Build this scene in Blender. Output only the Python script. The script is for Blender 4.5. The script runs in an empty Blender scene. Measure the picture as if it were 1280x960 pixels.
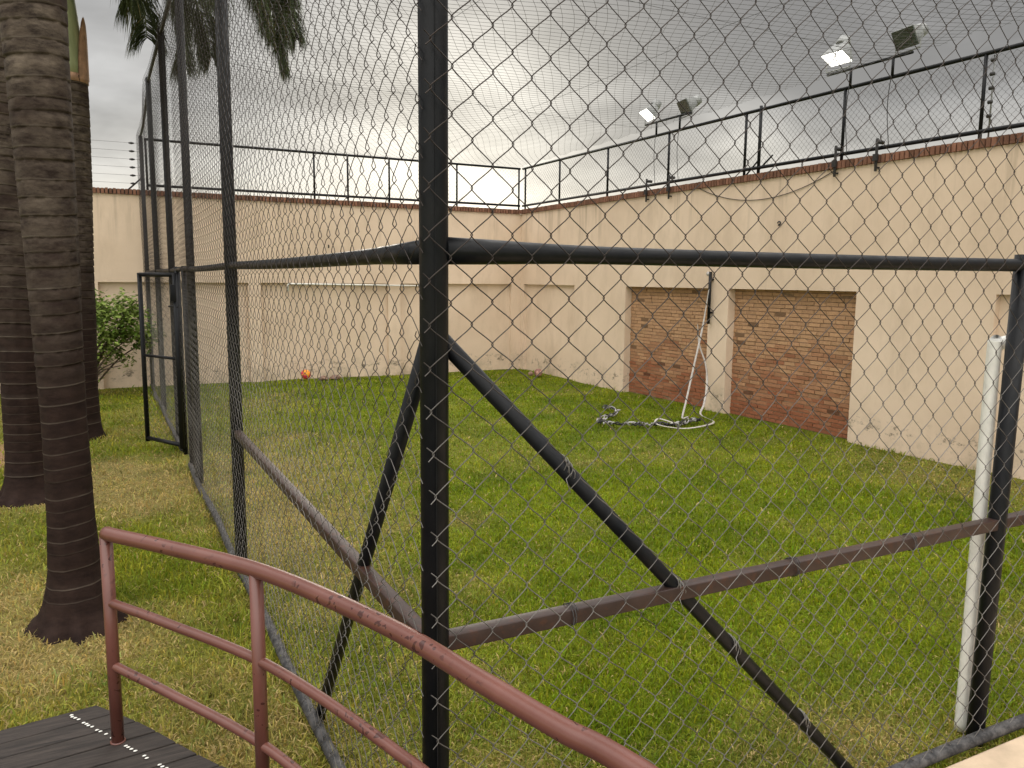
import bpy, bmesh, math, random
import numpy as np
from mathutils import Vector, Matrix
rng = np.random.default_rng(7); random.seed(7)
S = bpy.context.scene; C = S.collection; PI = math.pi
# ------------------------------------------------------------------ camera
f_px, H = 1000.0, 2.0
p, r, yw = map(math.radians, (7.5, 0.5, 27.25))
fwd = Vector((math.sin(yw)*math.cos(p), math.cos(yw)*math.cos(p), -math.sin(p)))
rt = Vector((math.cos(yw), -math.sin(yw), 0)); dn = fwd.cross(rt)
r2 = rt*math.cos(r)-dn*math.sin(r); d2 = dn*math.cos(r)+rt*math.sin(r)
cam = bpy.data.objects.new('camera', bpy.data.cameras.new('camera')); C.objects.link(cam)
M = Matrix((r2, -d2, -fwd)).transposed().to_4x4(); M.translation = (0, 0, H); cam.matrix_world = M
cam.data.sensor_width = 36; cam.data.lens = 36*f_px/1280; cam.data.clip_start = .05; cam.data.clip_end = 600
S.camera = cam
# ------------------------------------------------------------------ world
W = bpy.data.worlds.new('World'); S.world = W; W.use_nodes = True
nt = W.node_tree; nt.nodes.clear()
SUN = Vector((.31, .93, .185)).normalized()
def wn(t, **k):
    n = nt.nodes.new(t)
    for a, b in k.items(): setattr(n, a, b)
    return n
def wl(a, b): nt.links.new(a, b)
def wmath(op, a, b=None, clamp=False):
    n = wn('ShaderNodeMath', operation=op); n.use_clamp = clamp
    for i, v in enumerate((a, b)):
        if v is None: continue
        if isinstance(v, (int, float)): n.inputs[i].default_value = v
        else: wl(v, n.inputs[i])
    return n.outputs[0]
tc = wn('ShaderNodeTexCoord'); sep = wn('ShaderNodeSeparateXYZ'); wl(tc.outputs['Generated'], sep.inputs[0])
zc = wmath('MAXIMUM', sep.outputs[2], 0.0)
den = wmath('ADD', zc, .22)
px_, py_ = wmath('DIVIDE', sep.outputs[0], den), wmath('DIVIDE', sep.outputs[1], den)
cmb = wn('ShaderNodeCombineXYZ'); wl(px_, cmb.inputs[0]); wl(py_, cmb.inputs[1]); cmb.inputs[2].default_value = 5.3
n1 = wn('ShaderNodeTexNoise'); n1.inputs['Scale'].default_value = 1.25; n1.inputs['Detail'].default_value = 5
n1.inputs['Roughness'].default_value = .55; n1.inputs['Distortion'].default_value = .25; wl(cmb.outputs[0], n1.inputs['Vector'])
ramp = wn('ShaderNodeValToRGB'); cr = ramp.color_ramp
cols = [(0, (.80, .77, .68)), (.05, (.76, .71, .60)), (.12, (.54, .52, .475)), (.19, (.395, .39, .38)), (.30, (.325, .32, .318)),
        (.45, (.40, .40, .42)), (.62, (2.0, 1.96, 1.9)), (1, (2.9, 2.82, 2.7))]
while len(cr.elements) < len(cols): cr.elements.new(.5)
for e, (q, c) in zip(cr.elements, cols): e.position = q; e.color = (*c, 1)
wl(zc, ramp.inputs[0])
cl = wn('ShaderNodeMapRange'); cl.inputs['From Min'].default_value = .36; cl.inputs['From Max'].default_value = .64
cl.inputs['To Min'].default_value = 1.3; cl.inputs['To Max'].default_value = .74; wl(n1.outputs[0], cl.inputs[0])
v1 = wn('ShaderNodeVectorMath', operation='SCALE'); wl(ramp.outputs[0], v1.inputs[0]); wl(cl.outputs[0], v1.inputs['Scale'])
def glow(d, powr, amt, col):
    dt = wn('ShaderNodeVectorMath', operation='DOT_PRODUCT'); wl(tc.outputs['Generated'], dt.inputs[0]); dt.inputs[1].default_value = d
    g = wmath('POWER', wmath('MAXIMUM', dt.outputs['Value'], 0.0), powr)
    g = wmath('MULTIPLY', wmath('MULTIPLY', g, amt), cl.outputs[0])
    s = wn('ShaderNodeVectorMath', operation='SCALE'); s.inputs[0].default_value = col; wl(g, s.inputs['Scale']); return s.outputs[0]
def vadd(a, b):
    n = wn('ShaderNodeVectorMath', operation='ADD'); wl(a, n.inputs[0]); wl(b, n.inputs[1]); return n.outputs[0]
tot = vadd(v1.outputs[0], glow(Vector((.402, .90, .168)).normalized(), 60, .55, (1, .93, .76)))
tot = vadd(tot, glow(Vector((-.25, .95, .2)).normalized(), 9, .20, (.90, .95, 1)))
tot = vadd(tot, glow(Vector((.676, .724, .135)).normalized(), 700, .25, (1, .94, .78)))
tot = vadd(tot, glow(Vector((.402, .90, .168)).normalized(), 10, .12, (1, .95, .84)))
# extra sky brightness added behind the camera to light the walls and grass
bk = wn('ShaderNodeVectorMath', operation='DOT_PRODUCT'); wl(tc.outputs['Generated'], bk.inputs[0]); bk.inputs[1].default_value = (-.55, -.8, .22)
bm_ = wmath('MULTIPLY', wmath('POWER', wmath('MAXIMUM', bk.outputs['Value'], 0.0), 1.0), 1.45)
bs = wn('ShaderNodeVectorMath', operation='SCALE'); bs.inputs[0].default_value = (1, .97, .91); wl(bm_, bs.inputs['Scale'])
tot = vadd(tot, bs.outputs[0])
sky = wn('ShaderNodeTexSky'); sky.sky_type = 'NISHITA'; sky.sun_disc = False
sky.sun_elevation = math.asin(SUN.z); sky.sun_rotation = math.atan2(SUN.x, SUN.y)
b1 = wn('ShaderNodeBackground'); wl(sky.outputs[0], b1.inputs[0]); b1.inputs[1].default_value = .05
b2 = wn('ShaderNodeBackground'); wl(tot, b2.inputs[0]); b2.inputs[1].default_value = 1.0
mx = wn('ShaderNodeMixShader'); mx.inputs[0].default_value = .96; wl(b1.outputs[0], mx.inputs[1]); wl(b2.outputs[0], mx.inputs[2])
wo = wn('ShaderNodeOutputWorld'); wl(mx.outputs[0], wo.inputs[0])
sun = bpy.data.objects.new('sun', bpy.data.lights.new('sun', 'SUN')); C.objects.link(sun)
sun.data.energy = .6; sun.data.angle = math.radians(14); sun.data.color = (1, .93, .8)
sun.rotation_euler = SUN.to_track_quat('Z', 'Y').to_euler()
S.view_settings.view_transform = 'Standard'; S.view_settings.look = 'None'; S.view_settings.gamma = 1
S.view_settings.exposure = 0.0; S.view_settings.use_curve_mapping = False
# ------------------------------------------------------------------ materials
def lin(c): return tuple(((v/255)/12.92 if v/255 <= .04045 else ((v/255+.055)/1.055)**2.4) for v in c)
class Mat:
    def __init__(s, name, rough=.7, spec=.5, metal=0):
        s.m = bpy.data.materials.new(name); s.m.use_nodes = True; s.t = s.m.node_tree
        s.b = s.t.nodes['Principled BSDF']; s.b.inputs['Roughness'].default_value = rough
        s.b.inputs['Specular IOR Level'].default_value = spec; s.b.inputs['Metallic'].default_value = metal
        s.co = s.t.nodes.new('ShaderNodeTexCoord')
    def n(s, t, **k):
        n = s.t.nodes.new(t)
        for a, b in k.items(): setattr(n, a, b)
        return n
    def l(s, a, b): s.t.links.new(a, b)
    def noise(s, scale, detail=4, rough=.6, sx=(1, 1, 1), dist=0):
        mp = s.n('ShaderNodeMapping'); mp.inputs['Scale'].default_value = sx; s.l(s.co.outputs['Object'], mp.inputs[0])
        n = s.n('ShaderNodeTexNoise'); n.inputs['Scale'].default_value = scale; n.inputs['Detail'].default_value = detail
        n.inputs['Roughness'].default_value = rough; n.inputs['Distortion'].default_value = dist
        s.l(mp.outputs[0], n.inputs['Vector']); return n.outputs[0]
    def range(s, v, a, b, c=0, d=1):
        n = s.n('ShaderNodeMapRange'); s.l(v, n.inputs[0])
        for i, x in enumerate((a, b, c, d)): n.inputs[i+1].default_value = x
        return n.outputs[0]
    def mul(s, a, b):
        n = s.n('ShaderNodeMath', operation='MULTIPLY')
        for i, v in enumerate((a, b)):
            if isinstance(v, (int, float)): n.inputs[i].default_value = v
            else: s.l(v, n.inputs[i])
        return n.outputs[0]
    def mix(s, f, a, b, mode='MIX'):
        n = s.n('ShaderNodeMix', data_type='RGBA', blend_type=mode)
        for i, v in ((0, f), (6, a), (7, b)):
            if isinstance(v, (int, float)): n.inputs[i].default_value = v
            elif isinstance(v, tuple): n.inputs[i].default_value = (*v, 1)
            else: s.l(v, n.inputs[i])
        return n.outputs[2]
    def col(s, c):
        if isinstance(c, tuple): s.b.inputs['Base Color'].default_value = (*c, 1)
        else: s.l(c, s.b.inputs['Base Color'])
        return s
    def bump(s, h, st=.3, d=.01):
        n = s.n('ShaderNodeBump'); n.inputs['Strength'].default_value = st; n.inputs['Distance'].default_value = d
        s.l(h, n.inputs['Height']); s.l(n.outputs[0], s.b.inputs['Normal']); return s
    def attr(s, name='col'):
        n = s.n('ShaderNodeVertexColor'); n.layer_name = name; return n.outputs[0]
    def z(s):
        n = s.n('ShaderNodeSeparateXYZ'); s.l(s.co.outputs['Object'], n.inputs[0]); return n.outputs[2]
def simple(name, c, rough=.6, var=.25, scale=8, metal=0, spec=.5, bump=.15):
    m = Mat(name, rough, spec, metal); nz = m.noise(scale, 6)
    a = tuple(v*(1-var) for v in c); b = tuple(min(1, v*(1+var)) for v in c)
    m.col(m.mix(m.range(nz, .3, .7), a, b))
    if bump: m.bump(m.noise(scale*6, 3), bump, .003)
    return m.m
# painted render on the boundary walls
m = Mat('wall_paint', .92, .2)
base = m.mix(m.range(m.noise(.7, 6, .6), .3, .7), (.635, .495, .37), (.75, .60, .465))
base = m.mix(m.mul(m.range(m.noise(2.2, 7, .7, (1, 1, .35)), .48, .7), .5), base, (.50, .385, .28))
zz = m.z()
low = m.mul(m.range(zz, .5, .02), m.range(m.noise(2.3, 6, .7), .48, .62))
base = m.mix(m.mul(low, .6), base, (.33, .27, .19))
mold = m.mul(m.mul(m.range(zz, .42, .22), m.range(zz, .08, .2)), m.range(m.noise(6, 8, .75, (1, 1, 1.6)), .54, .62))
base = m.mix(m.mul(mold, .85), base, (.07, .06, .045))
strk = m.mul(m.mul(m.range(zz, 2.5, 3.35), m.range(m.noise(5, 5, .65, (1, 1, .06)), .54, .66)), .6)
base = m.mix(strk, base, (.30, .23, .16))
spk = m.mul(m.range(m.noise(42, 3, .6), .68, .75), .4)
base = m.mix(spk, base, (.36, .29, .21))
m.col(base); m.bump(m.noise(30, 8, .7), .35, .006); WALL = m.m
m = Mat('brick', .9, .2); m.col(m.mix(m.mul(m.range(m.noise(25, 6, .7), .35, .7), .45), m.attr(), (.22, .125, .08)))
m.bump(m.noise(60, 6, .7), .6, .006); BRICK = m.m
m = Mat('mortar', .95, .15); m.col(m.mix(m.range(m.noise(20, 5), .3, .7), (.17, .11, .07), (.30, .20, .125))); m.bump(m.noise(50, 5), .6, .01); MORTAR = m.m
m = Mat('black_paint', .42, .2)
nz = m.range(m.noise(9, 6, .7, (1, 1, .5)), .35, .75); m.col(m.mix(nz, (.004, .005, .007), (.012, .0115, .012)))
rgh = m.range(m.noise(14, 4), .3, .7, .3, .55); m.l(rgh, m.b.inputs['Roughness']); m.bump(m.noise(30, 4), .12, .003); BLACK = m.m
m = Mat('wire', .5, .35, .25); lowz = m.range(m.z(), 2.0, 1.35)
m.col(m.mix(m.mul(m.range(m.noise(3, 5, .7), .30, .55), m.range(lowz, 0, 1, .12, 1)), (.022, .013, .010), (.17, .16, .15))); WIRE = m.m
GALV = simple('galvanised', (.20, .19, .18), .4, .2, 30, .4)
m = Mat('worn_rail', .65, .4); m.col(m.mix(m.range(m.noise(16, 7, .75), .42, .62), (.018, .018, .020), (.09, .086, .085))); m.bump(m.noise(40, 4), .3, .003); WORN = m.m
m = Mat('rusty_bar', .45, .32)
m.col(m.mix(m.mul(m.range(m.noise(24, 6, .7), .52, .68), .6), m.mix(m.range(m.noise(5, 5), .3, .7), (.028, .015, .012), (.052, .031, .026)), (.085, .032, .016)))
m.bump(m.noise(50, 4), .2, .003); RUST = m.m
m = Mat('red_handrail', .33, .5)
a = m.mix(m.range(m.noise(6, 5), .3, .7), (.108, .037, .027), (.150, .056, .042))
dr = m.mul(m.range(m.noise(48, 1, .4, (1, 1, 1), .3), .63, .65), m.range(m.noise(4, 3), .45, .54))
m.col(m.mix(m.mul(dr, .75), a, (.032, .009, .008))); m.l(m.range(dr, 0, 1, .34, .24), m.b.inputs['Roughness'])
m.bump(m.noise(60, 4), .12, .002); RAIL = m.m
m = Mat('deck_wood', .7, .35)
wd = m.noise(6, 8, .7, (1, 14, 1), .4)
m.col(m.mix(m.range(wd, .35, .65), (.014, .011, .010), (.052, .041, .035)))
m.bump(m.noise(14, 8, .7, (1, 12, 1)), .5, .004); DECK = m.m
WHITE = simple('white_paint', (.74, .73, .68), .4, .1, 20)
m = Mat('palm_bark', .85, .1)
up = m.range(m.z(), 1.3, 3.1)
dark = m.mix(m.range(m.noise(7, 6, .7, (1, 1, 2.5)), .3, .7), (.012, .007, .006), (.032, .019, .015))
light = m.mix(m.range(m.noise(5, 7, .75, (1.2, 1.2, 3.2)), .36, .74), (.022, .016, .013), (.20, .16, .122))
bb = m.mix(m.mul(up, m.range(m.noise(2.5, 4), .25, .6)), dark, light)
m.col(m.mix(m.attr(), bb, (.20, .165, .14))); m.bump(m.noise(35, 7, .7, (1, 1, 1.5)), .5, .008); BARK = m.m
m = Mat('crownshaft', .5, .4); m.col(m.mix(m.range(m.noise(3, 5, .6, (3, 3, .4)), .3, .7), (.22, .25, .12), (.36, .38, .20))); SHAFT = m.m
SHEATH = simple('dry_sheath', (.36, .21, .13), .7, .4, 12)
def leafmat(name, rough=.5, tr=.25):
    m = Mat(name, rough, .12); c = m.attr(); m.col(c)
    t = m.n('ShaderNodeBsdfTranslucent'); m.l(c, t.inputs[0]); x = m.n('ShaderNodeMixShader'); x.inputs[0].default_value = tr
    m.l(m.b.outputs[0], x.inputs[1]); m.l(t.outputs[0], x.inputs[2]); m.l(x.outputs[0], m.t.nodes['Material Output'].inputs[0]); return m.m
LEAF = leafmat('leaf'); GRASS = leafmat('grass_blade', .55, .35)
m = Mat('soil', .95, .1); m.col(m.mix(m.mul(m.range(m.noise(18, 8, .7), .35, .65), .5), m.attr(), (.045, .04, .018))); m.bump(m.noise(40, 6, .7), .8, .02); SOIL = m.m
CONC = simple('pale_concrete', (.52, .40, .28), .9, .2, 6, bump=.4)
LAMPGREY = simple('lamp_housing', (.23, .235, .23), .5, .2, 12, .3)
m = Mat('lamp_glass_dark', .25, .6); m.col(m.mix(m.range(m.noise(4, 3, .6, (1, 1, 9)), .35, .65), (.02, .03, .022), (.05, .065, .05))); GLASS = m.m
m = Mat('lamp_glass_lit', .3); m.col((.9, .9, .85)); m.b.inputs['Emission Color'].default_value = (1, .97, .9, 1); m.b.inputs['Emission Strength'].default_value = 3.2; LIT = m.m
m = Mat('nylon_net', .6, .3); m.col((.04, .038, .036)); NYLON = m.m
CABLE = simple('cable', (.02, .018, .017), .6, .3)
TAPE = simple('white_tape', (.45, .42, .39), .7, .2, 25)
STONE = simple('broken_stone', (.24, .15, .11), .9, .35, 20, bump=.5)
def two(name, a, b, sc):
    m = Mat(name, .55, .4); m.col(m.mix(m.range(m.noise(sc, 2), .48, .52), a, b)); return m.m
BALL1 = two('yellow_red_vinyl', (.80, .33, .02), (.55, .03, .08), 9)
BALL2 = two('faded_pink_leather', (.55, .30, .24), (.24, .12, .10), 9)
BWNET = two('black_white_cord', (.02, .02, .022), (.34, .33, .32), 7)
# ------------------------------------------------------------------ mesh helpers
def link(name, me, mat, parent=None, smooth=False):
    o = bpy.data.objects.new(name, me); C.objects.link(o)
    if mat: me.materials.append(mat)
    me.polygons.foreach_set('use_smooth', np.full(len(me.polygons), bool(smooth)))
    if parent is not None:
        o.parent = parent; o.matrix_parent_inverse = Matrix.Translation(-Vector(parent.location))
    return o
def arr(name, V, F, mat, parent=None, smooth=False, col=None):
    """V (n,3), F list of (k,3|4) index arrays"""
    V = np.asarray(V, np.float32); me = bpy.data.meshes.new(name)
    F = [np.asarray(f, np.int32) for f in (F if isinstance(F, list) else [F]) if len(f)]
    me.vertices.add(len(V)); me.vertices.foreach_set('co', V.ravel())
    idx = np.concatenate([f.ravel() for f in F]); sz = np.concatenate([np.full(len(f), f.shape[1]) for f in F])
    me.loops.add(len(idx)); me.loops.foreach_set('vertex_index', idx)
    st = np.concatenate([[0], np.cumsum(sz)[:-1]]).astype(np.int32)
    me.polygons.add(len(sz)); me.polygons.foreach_set('loop_start', st); me.polygons.foreach_set('loop_total', sz.astype(np.int32))
    me.update(calc_edges=True); me.validate()
    if col is not None:
        a = me.color_attributes.new('col', 'FLOAT_COLOR', 'POINT')
        c = np.ones((len(V), 4), np.float32); c[:, :3] = np.asarray(col).reshape(len(V), -1); a.data.foreach_set('color', c.ravel())
    return link(name, me, mat, parent, smooth)
class G:
    """collects boxes / tubes / lathes into one mesh"""
    def __init__(s): s.V = []; s.F3 = []; s.F4 = []; s.n = 0; s.C = []
    def add(s, V, F, c=None):
        V = np.asarray(V, float)
        for f in (F if isinstance(F, list) else [F]):
            f = np.asarray(f, int)
            if len(f): (s.F3 if f.shape[1] == 3 else s.F4).append(f+s.n)
        s.V.append(V); s.n += len(V)
        if c is not None: s.C.append(np.tile(c, (len(V), 1)) if np.ndim(c) == 1 else c)
        return s
    def box(s, a, b, c=None, jit=0):
        x0, y0, z0 = a; x1, y1, z1 = b
        V = np.array([(x, y, z) for x in (x0, x1) for y in (y0, y1) for z in (z0, z1)])
        if jit: V = V+rng.normal(0, jit, V.shape)
        return s.add(V, np.array([(0, 1, 3, 2), (4, 6, 7, 5), (0, 4, 5, 1), (2, 3, 7, 6), (0, 2, 6, 4), (1, 5, 7, 3)]), c)
    def bar(s, a, b, w, h, up=(0, 0, 1)):
        a, b, up = Vector(a), Vector(b), Vector(up); t = (b-a).normalized(); x = t.cross(up).normalized()*w/2; y = x.cross(t).normalized()*h/2
        V = [q+sx*x+sy*y for q in (a, b) for sx, sy in ((-1, -1), (1, -1), (1, 1), (-1, 1))]
        return s.add([tuple(v) for v in V], np.array([(0, 1, 2, 3), (4, 7, 6, 5), (0, 4, 5, 1), (1, 5, 6, 2), (2, 6, 7, 3), (3, 7, 4, 0)]))
    def tube(s, P, rad, k=12, c=None, cap=True, ref=None):
        P = np.asarray(P, float); n = len(P); R = np.broadcast_to(rad, n).astype(float)
        T = np.gradient(P, axis=0); T /= np.linalg.norm(T, axis=1)[:, None]+1e-12
        if ref is None and k > 4 and n < 400:            # parallel transport
            a = np.cross(T[0], (0, 0, 1.) if abs(T[0, 2]) < .8 else (0, 1., 0)); A = np.empty_like(T)
            for q in range(n):
                a = a-T[q]*(a@T[q]); a = a/np.linalg.norm(a); A[q] = a
        else:
            if ref is None: ref = np.array((0, 0, 1.)) if abs(T[:, 2]).mean() < .8 else np.array((0, 1., 0))
            A = np.cross(T, ref); A /= np.linalg.norm(A, axis=1)[:, None]+1e-12
        B = np.cross(T, A)
        th = np.arange(k)*2*PI/k
        V = (P[:, None]+R[:, None, None]*(A[:, None]*np.cos(th)[None, :, None]+B[:, None]*np.sin(th)[None, :, None])).reshape(-1, 3)
        i = np.arange(n-1)[:, None]*k; j = np.arange(k)[None]; j2 = (j+1) % k
        F = np.stack([i+j, i+j2, i+k+j2, i+k+j], -1).reshape(-1, 4)
        Fs = [F]
        if cap:
            V = np.vstack([V, P[:1], P[-1:]]); c0, c1 = n*k, n*k+1; jj = np.arange(k); jj2 = (jj+1) % k
            Fs.append(np.stack([np.full(k, c0), jj2, jj], -1)); Fs.append(np.stack([np.full(k, c1), (n-1)*k+jj, (n-1)*k+jj2], -1))
        return s.add(V, Fs, c)
    def ball(s, c, rad, k=14, squash=(1, 1, 1), jit=0):
        th = np.linspace(0, PI, k//2+1)[1:-1]; ph = np.arange(k)*2*PI/k
        V = np.array([(0, 0, 1)]+[(math.sin(t)*math.cos(q), math.sin(t)*math.sin(q), math.cos(t)) for t in th for q in ph]+[(0, 0, -1)], float)
        if jit: V *= 1+rng.normal(0, jit, (len(V), 1))
        V = V*rad*np.array(squash)+np.array(c); m = len(th); F4 = []; F3 = []
        for a in range(m-1):
            for b in range(k): F4.append((1+a*k+b, 1+(a+1)*k+b, 1+(a+1)*k+(b+1) % k, 1+a*k+(b+1) % k))
        for b in range(k): F3.append((0, 1+b, 1+(b+1) % k)); F3.append((len(V)-1, 1+(m-1)*k+(b+1) % k, 1+(m-1)*k+b))
        return s.add(V, [F4, F3] if F4 else [F3])
    def make(s, name, mat, parent=None, smooth=False):
        F = ([np.vstack(s.F4)] if s.F4 else [])+([np.vstack(s.F3)] if s.F3 else [])
        return arr(name, np.vstack(s.V), F, mat, parent, smooth, np.vstack(s.C) if s.C else None)
def bevel(o, w, seg=2):
    b = o.modifiers.new('bevel', 'BEVEL'); b.width = w; b.segments = seg; b.limit_method = 'ANGLE'; b.angle_limit = math.radians(40)
    for pl in o.data.polygons: pl.use_smooth = True
    return o
def thing(name, label, cat, loc=(0, 0, 0), group=None):
    o = bpy.data.objects.new(name, None); o.empty_display_size = .1; C.objects.link(o); o.location = loc
    return tag(o, label, cat, group)
def tag(o, label, cat, group=None):
    o['label'] = label; o['category'] = cat
    if group: o['group'] = group
    return o
def struct(o): o['kind'] = 'structure'; return o
def hsh(ix, iy, s):
    h = np.sin(ix*127.1+iy*311.7+s*74.7)*43758.5453; return h-np.floor(h)
def vn(x, y, sc, s=0):
    x = np.asarray(x)*sc; y = np.asarray(y)*sc; ix, iy = np.floor(x), np.floor(y); fx, fy = x-ix, y-iy
    fx = fx*fx*(3-2*fx); fy = fy*fy*(3-2*fy)
    a = hsh(ix, iy, s)*(1-fx)+hsh(ix+1, iy, s)*fx; b = hsh(ix, iy+1, s)*(1-fx)+hsh(ix+1, iy+1, s)*fx
    return a*(1-fy)+b*fy
def fbm(x, y, sc, s=0, o=4):
    t = 0; w = 0
    for i in range(o): t = t+vn(x, y, sc*2**i, s+i)*.55**i; w += .55**i
    return t/w
# ------------------------------------------------------------------ layout
X0, XW, YW, YN = .79, 8.33, 15.8, 1.99
P0 = (X0, YN)
# dryness of the lawn, 0 lush .. 1 straw; bare red earth
def dry(x, y):
    out = 1/(1+np.exp((x-X0-.05)*6)); n = fbm(x, y, 1.5, 3); n2 = fbm(x, y, .5, 9)
    d = out*(.06+(n-.5)*1.3)+(1-out)*(.02+np.clip((n-.62)*1.6, 0, 1))
    tf_ = .35+1.3*fbm(x, y, 5.5, 41, 3)
    for (cx, cy, rx, ry, a) in ((.15, 8.6, .6, 1.0, 1.1), (.15, 7.6, .35, .35, .7), (-.5, 5.8, .5, .5, .6), (1.6, 8.6, .9, 2.2, .75), (1.25, 6.0, .5, 1.6, .7), (-.4, 4.4, .6, .5, .45), (2.2, 12.8, .9, .9, .35),
                                (7.9, 5.2, .8, 1.4, .5), (2.8, 2.3, .6, .3, .4), (1.3, 2.7, .5, .5, .4), (.3, 3.6, .45, .8, .35), (5.7, 7.6, 1.2, .7, .25), (-.25, 4.95, .5, .45, 1.1), (-.6, 8.1, .4, .4, .6)):
        d = d+tf_*a*np.exp(-((x-cx)/rx)**2-((y-cy)/ry)**2)
    return np.clip(d+(n2-.5)*.5, 0, 1)
def bare(x, y):
    e = fbm(x, y, 1.3, 21)-.5
    return np.clip(1.6*(1.05-((x+1.7)/1.15)**2-((y-10.2)/1.25)**2)+e*2, 0, 1)*(x < .2)
def lawncol(x, y, j=0):
    d = dry(x, y)[..., None]; n = fbm(x, y, 2.6, 5)[..., None]
    g = np.array((.092, .150, .007))*(1-n)+np.array((.285, .335, .016))*n
    inner = (1/(1+np.exp(-(x-X0)*5)))[..., None]
    g = g*(inner*1.0+(1-inner)*np.array((1.12, .98, 1.9)))
    s = np.array((.50, .38, .15))*(.7+.5*n); k = np.clip(d*1.05, 0, 1)*.72
    return g*(1-k)+s*k
# ground sheet
def ground():
    gx = np.unique(np.concatenate([[-300, -120, -60, -30], np.arange(-15, 11, .16), [20, 40, 90, 300]]))
    gy = np.unique(np.concatenate([[-300, -100, -40, -15], np.arange(-6, 17, .16), [25, 40, 90, 300]]))
    X, Y = np.meshgrid(gx, gy); Z = (fbm(X, Y, .8, 2)-.5)*.04
    Z = Z*np.clip((np.hypot(X, Y)-1)/3, 0, 1)*(np.abs(X) < 14)-.012
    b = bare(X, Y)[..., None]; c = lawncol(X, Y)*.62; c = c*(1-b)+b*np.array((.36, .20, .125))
    nx = len(gx); i = (np.arange(len(gy)-1)[:, None]*nx+np.arange(nx-1)[None]).ravel()
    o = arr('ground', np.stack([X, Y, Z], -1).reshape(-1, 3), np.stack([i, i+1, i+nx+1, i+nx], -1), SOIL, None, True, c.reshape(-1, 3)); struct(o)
ground()
def gz(x, y): return (fbm(x, y, .8, 2)-.5)*.04*np.clip((np.hypot(x, y)-1)/3, 0, 1)-.012
g = G(); g.box((1.0, -.2, -.05), (XW-.02, 1.895, .03)); o = g.make('concrete_path', CONC); struct(bevel(o, .012))
# grass as one mass
def grass(name, inside, N, cst, seed):
    R = np.random.default_rng(seed)
    u = R.random(N); d = 1.7*(21/1.7)**u                       # density falls with 1/d^2
    th = math.radians(27.25)+R.uniform(-1.0, 1.0, N)
    x, y = d*np.sin(th), d*np.cos(th)
    ok = (x > X0+.02)&(x < XW-.03)&(y < YW-.1)&(y > 1.9) if inside else (x < X0-.02)&(y < YW-.1)
    # keep clear of the deck
    if not inside: ok &= ~((y < 3.22-.35*(x+.1)) & (x < .25) & (y < 3.3)) & (bare(x, y) < R.random(N)) & ~((x > .2) & (x < .9) & (y < 1.9))
    x, y, d = x[ok], y[ok], d[ok]; n = len(x)
    dd = dry(x, y); c = lawncol(x, y)
    straw = R.random(n) < dd*.5+.035
    j = R.normal(1, .22, (n, 1)).clip(.45, 1.7); c = c*j; c[:, 0] *= R.normal(1, .12, n)
    c[straw] = np.array((.50, .38, .16))*R.uniform(.55, 1.15, (straw.sum(), 1))
    L = R.gamma(7, .0062, n)*(1.1 if not inside else .78)*(1-.3*dd); L = L.clip(.012, .11)
    tuft = fbm(x, y, 3.5, 31, 3); L *= .55+.9*tuft; L *= 1+.9*np.exp(-np.minimum(np.minimum(XW-x, YW-y), np.where(x < X0+.3, np.abs(x-X0), 9))/.07)
    w = (.0016+.00052*d)*R.uniform(.7, 1.35, n)
    az = R.uniform(0, 2*PI, n); lean = R.uniform(.15, 1.25, n); lean[straw] = R.uniform(.9, 1.5, straw.sum())
    bx, by = np.cos(az), np.sin(az); fa = R.uniform(0, 2*PI, n); sx, sy = np.cos(fa), np.sin(fa)
    z0 = gz(x, y)-.002
    def pt(t, side, bend):
        a = lean*bend; h = L*t*np.cos(a); q = L*t*np.sin(a)
        return np.stack([x+bx*q+sx*w*side, y+by*q+sy*w*side, z0+h], -1)
    V = np.stack([pt(0, -1, .5), pt(0, 1, .5), pt(.55, -.8, .6), pt(.55, .8, .6), pt(1, 0, 1.0)], 1).reshape(-1, 3)
    i = np.arange(n)[:, None]*5
    Cc = np.repeat(c, 5, 0).clip(0.005, .8)
    o = arr(name, V, [i+np.array([0, 1, 3, 2]), i+np.array([2, 3, 4])], GRASS, None, False, Cc)
    o['kind'] = 'stuff'; o['label'] = 'short green lawn inside the fenced court' if inside else 'drying yellow green lawn around the palm trunks'; o['category'] = 'grass'
    return o
grass('lawn_grass', True, 620000, 1, 11); grass('dry_grass', False, 480000, 1, 12)
# ------------------------------------------------------------------ boundary walls
def bricks(g, opening, axis='R'):
    y0, y1, z0, z1, xf = opening; rz = .056; row = 0; z = z0
    while z < z1-.02:
        y = y0-(.1 if row % 2 else 0)-rng.uniform(0, .05)
        while y < y1:
            l = rng.uniform(.185, .215); a, b = max(y, y0), min(y+l-.010, y1)
            if b-a > .02:
                t = np.clip((z-.15)/.9+rng.normal(0, .18)+(fbm(np.array([y]), np.array([z]), 2., 3)[0]-.5)*1.2, 0, 1)
                c = np.array((.33, .115, .055))*(1-t)+np.array((.56, .335, .185))*t; c = c*rng.uniform(.78, 1.0)
                if rng.random() < .03: c = c*.35
                k = rng.uniform(-.006, .006)
                g.box((xf+k, a, z+rng.uniform(0, .003)), (xf+.05, b, min(z+rz-.010, z1)), c, .0012)
            y += l
        z += rz; row += 1
def coping(g, a, b, fixed, axis):
    t = a
    while t < b:
        c = np.array((.20, .095, .062))*rng.uniform(.6, 1.3); k = rng.uniform(-.003, .003)
        q = t+.047
        if axis == 'y': g.box((fixed-.035+k, t, 3.402), (fixed+.26, q, 3.495+k), c, .0015)
        else: g.box((t, fixed-.035+k, 3.402), (q, fixed+.26, 3.495+k), c, .0015)
        t += .063
fw = thing('boundary_wall', 'cream plastered back wall with recessed panels behind the court and shrub', 'wall', (0, YW, 0))
g = G(); XL = -16.
g.box((XL, YW, 1.88), (XW, YW+.22, 3.40))
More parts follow.
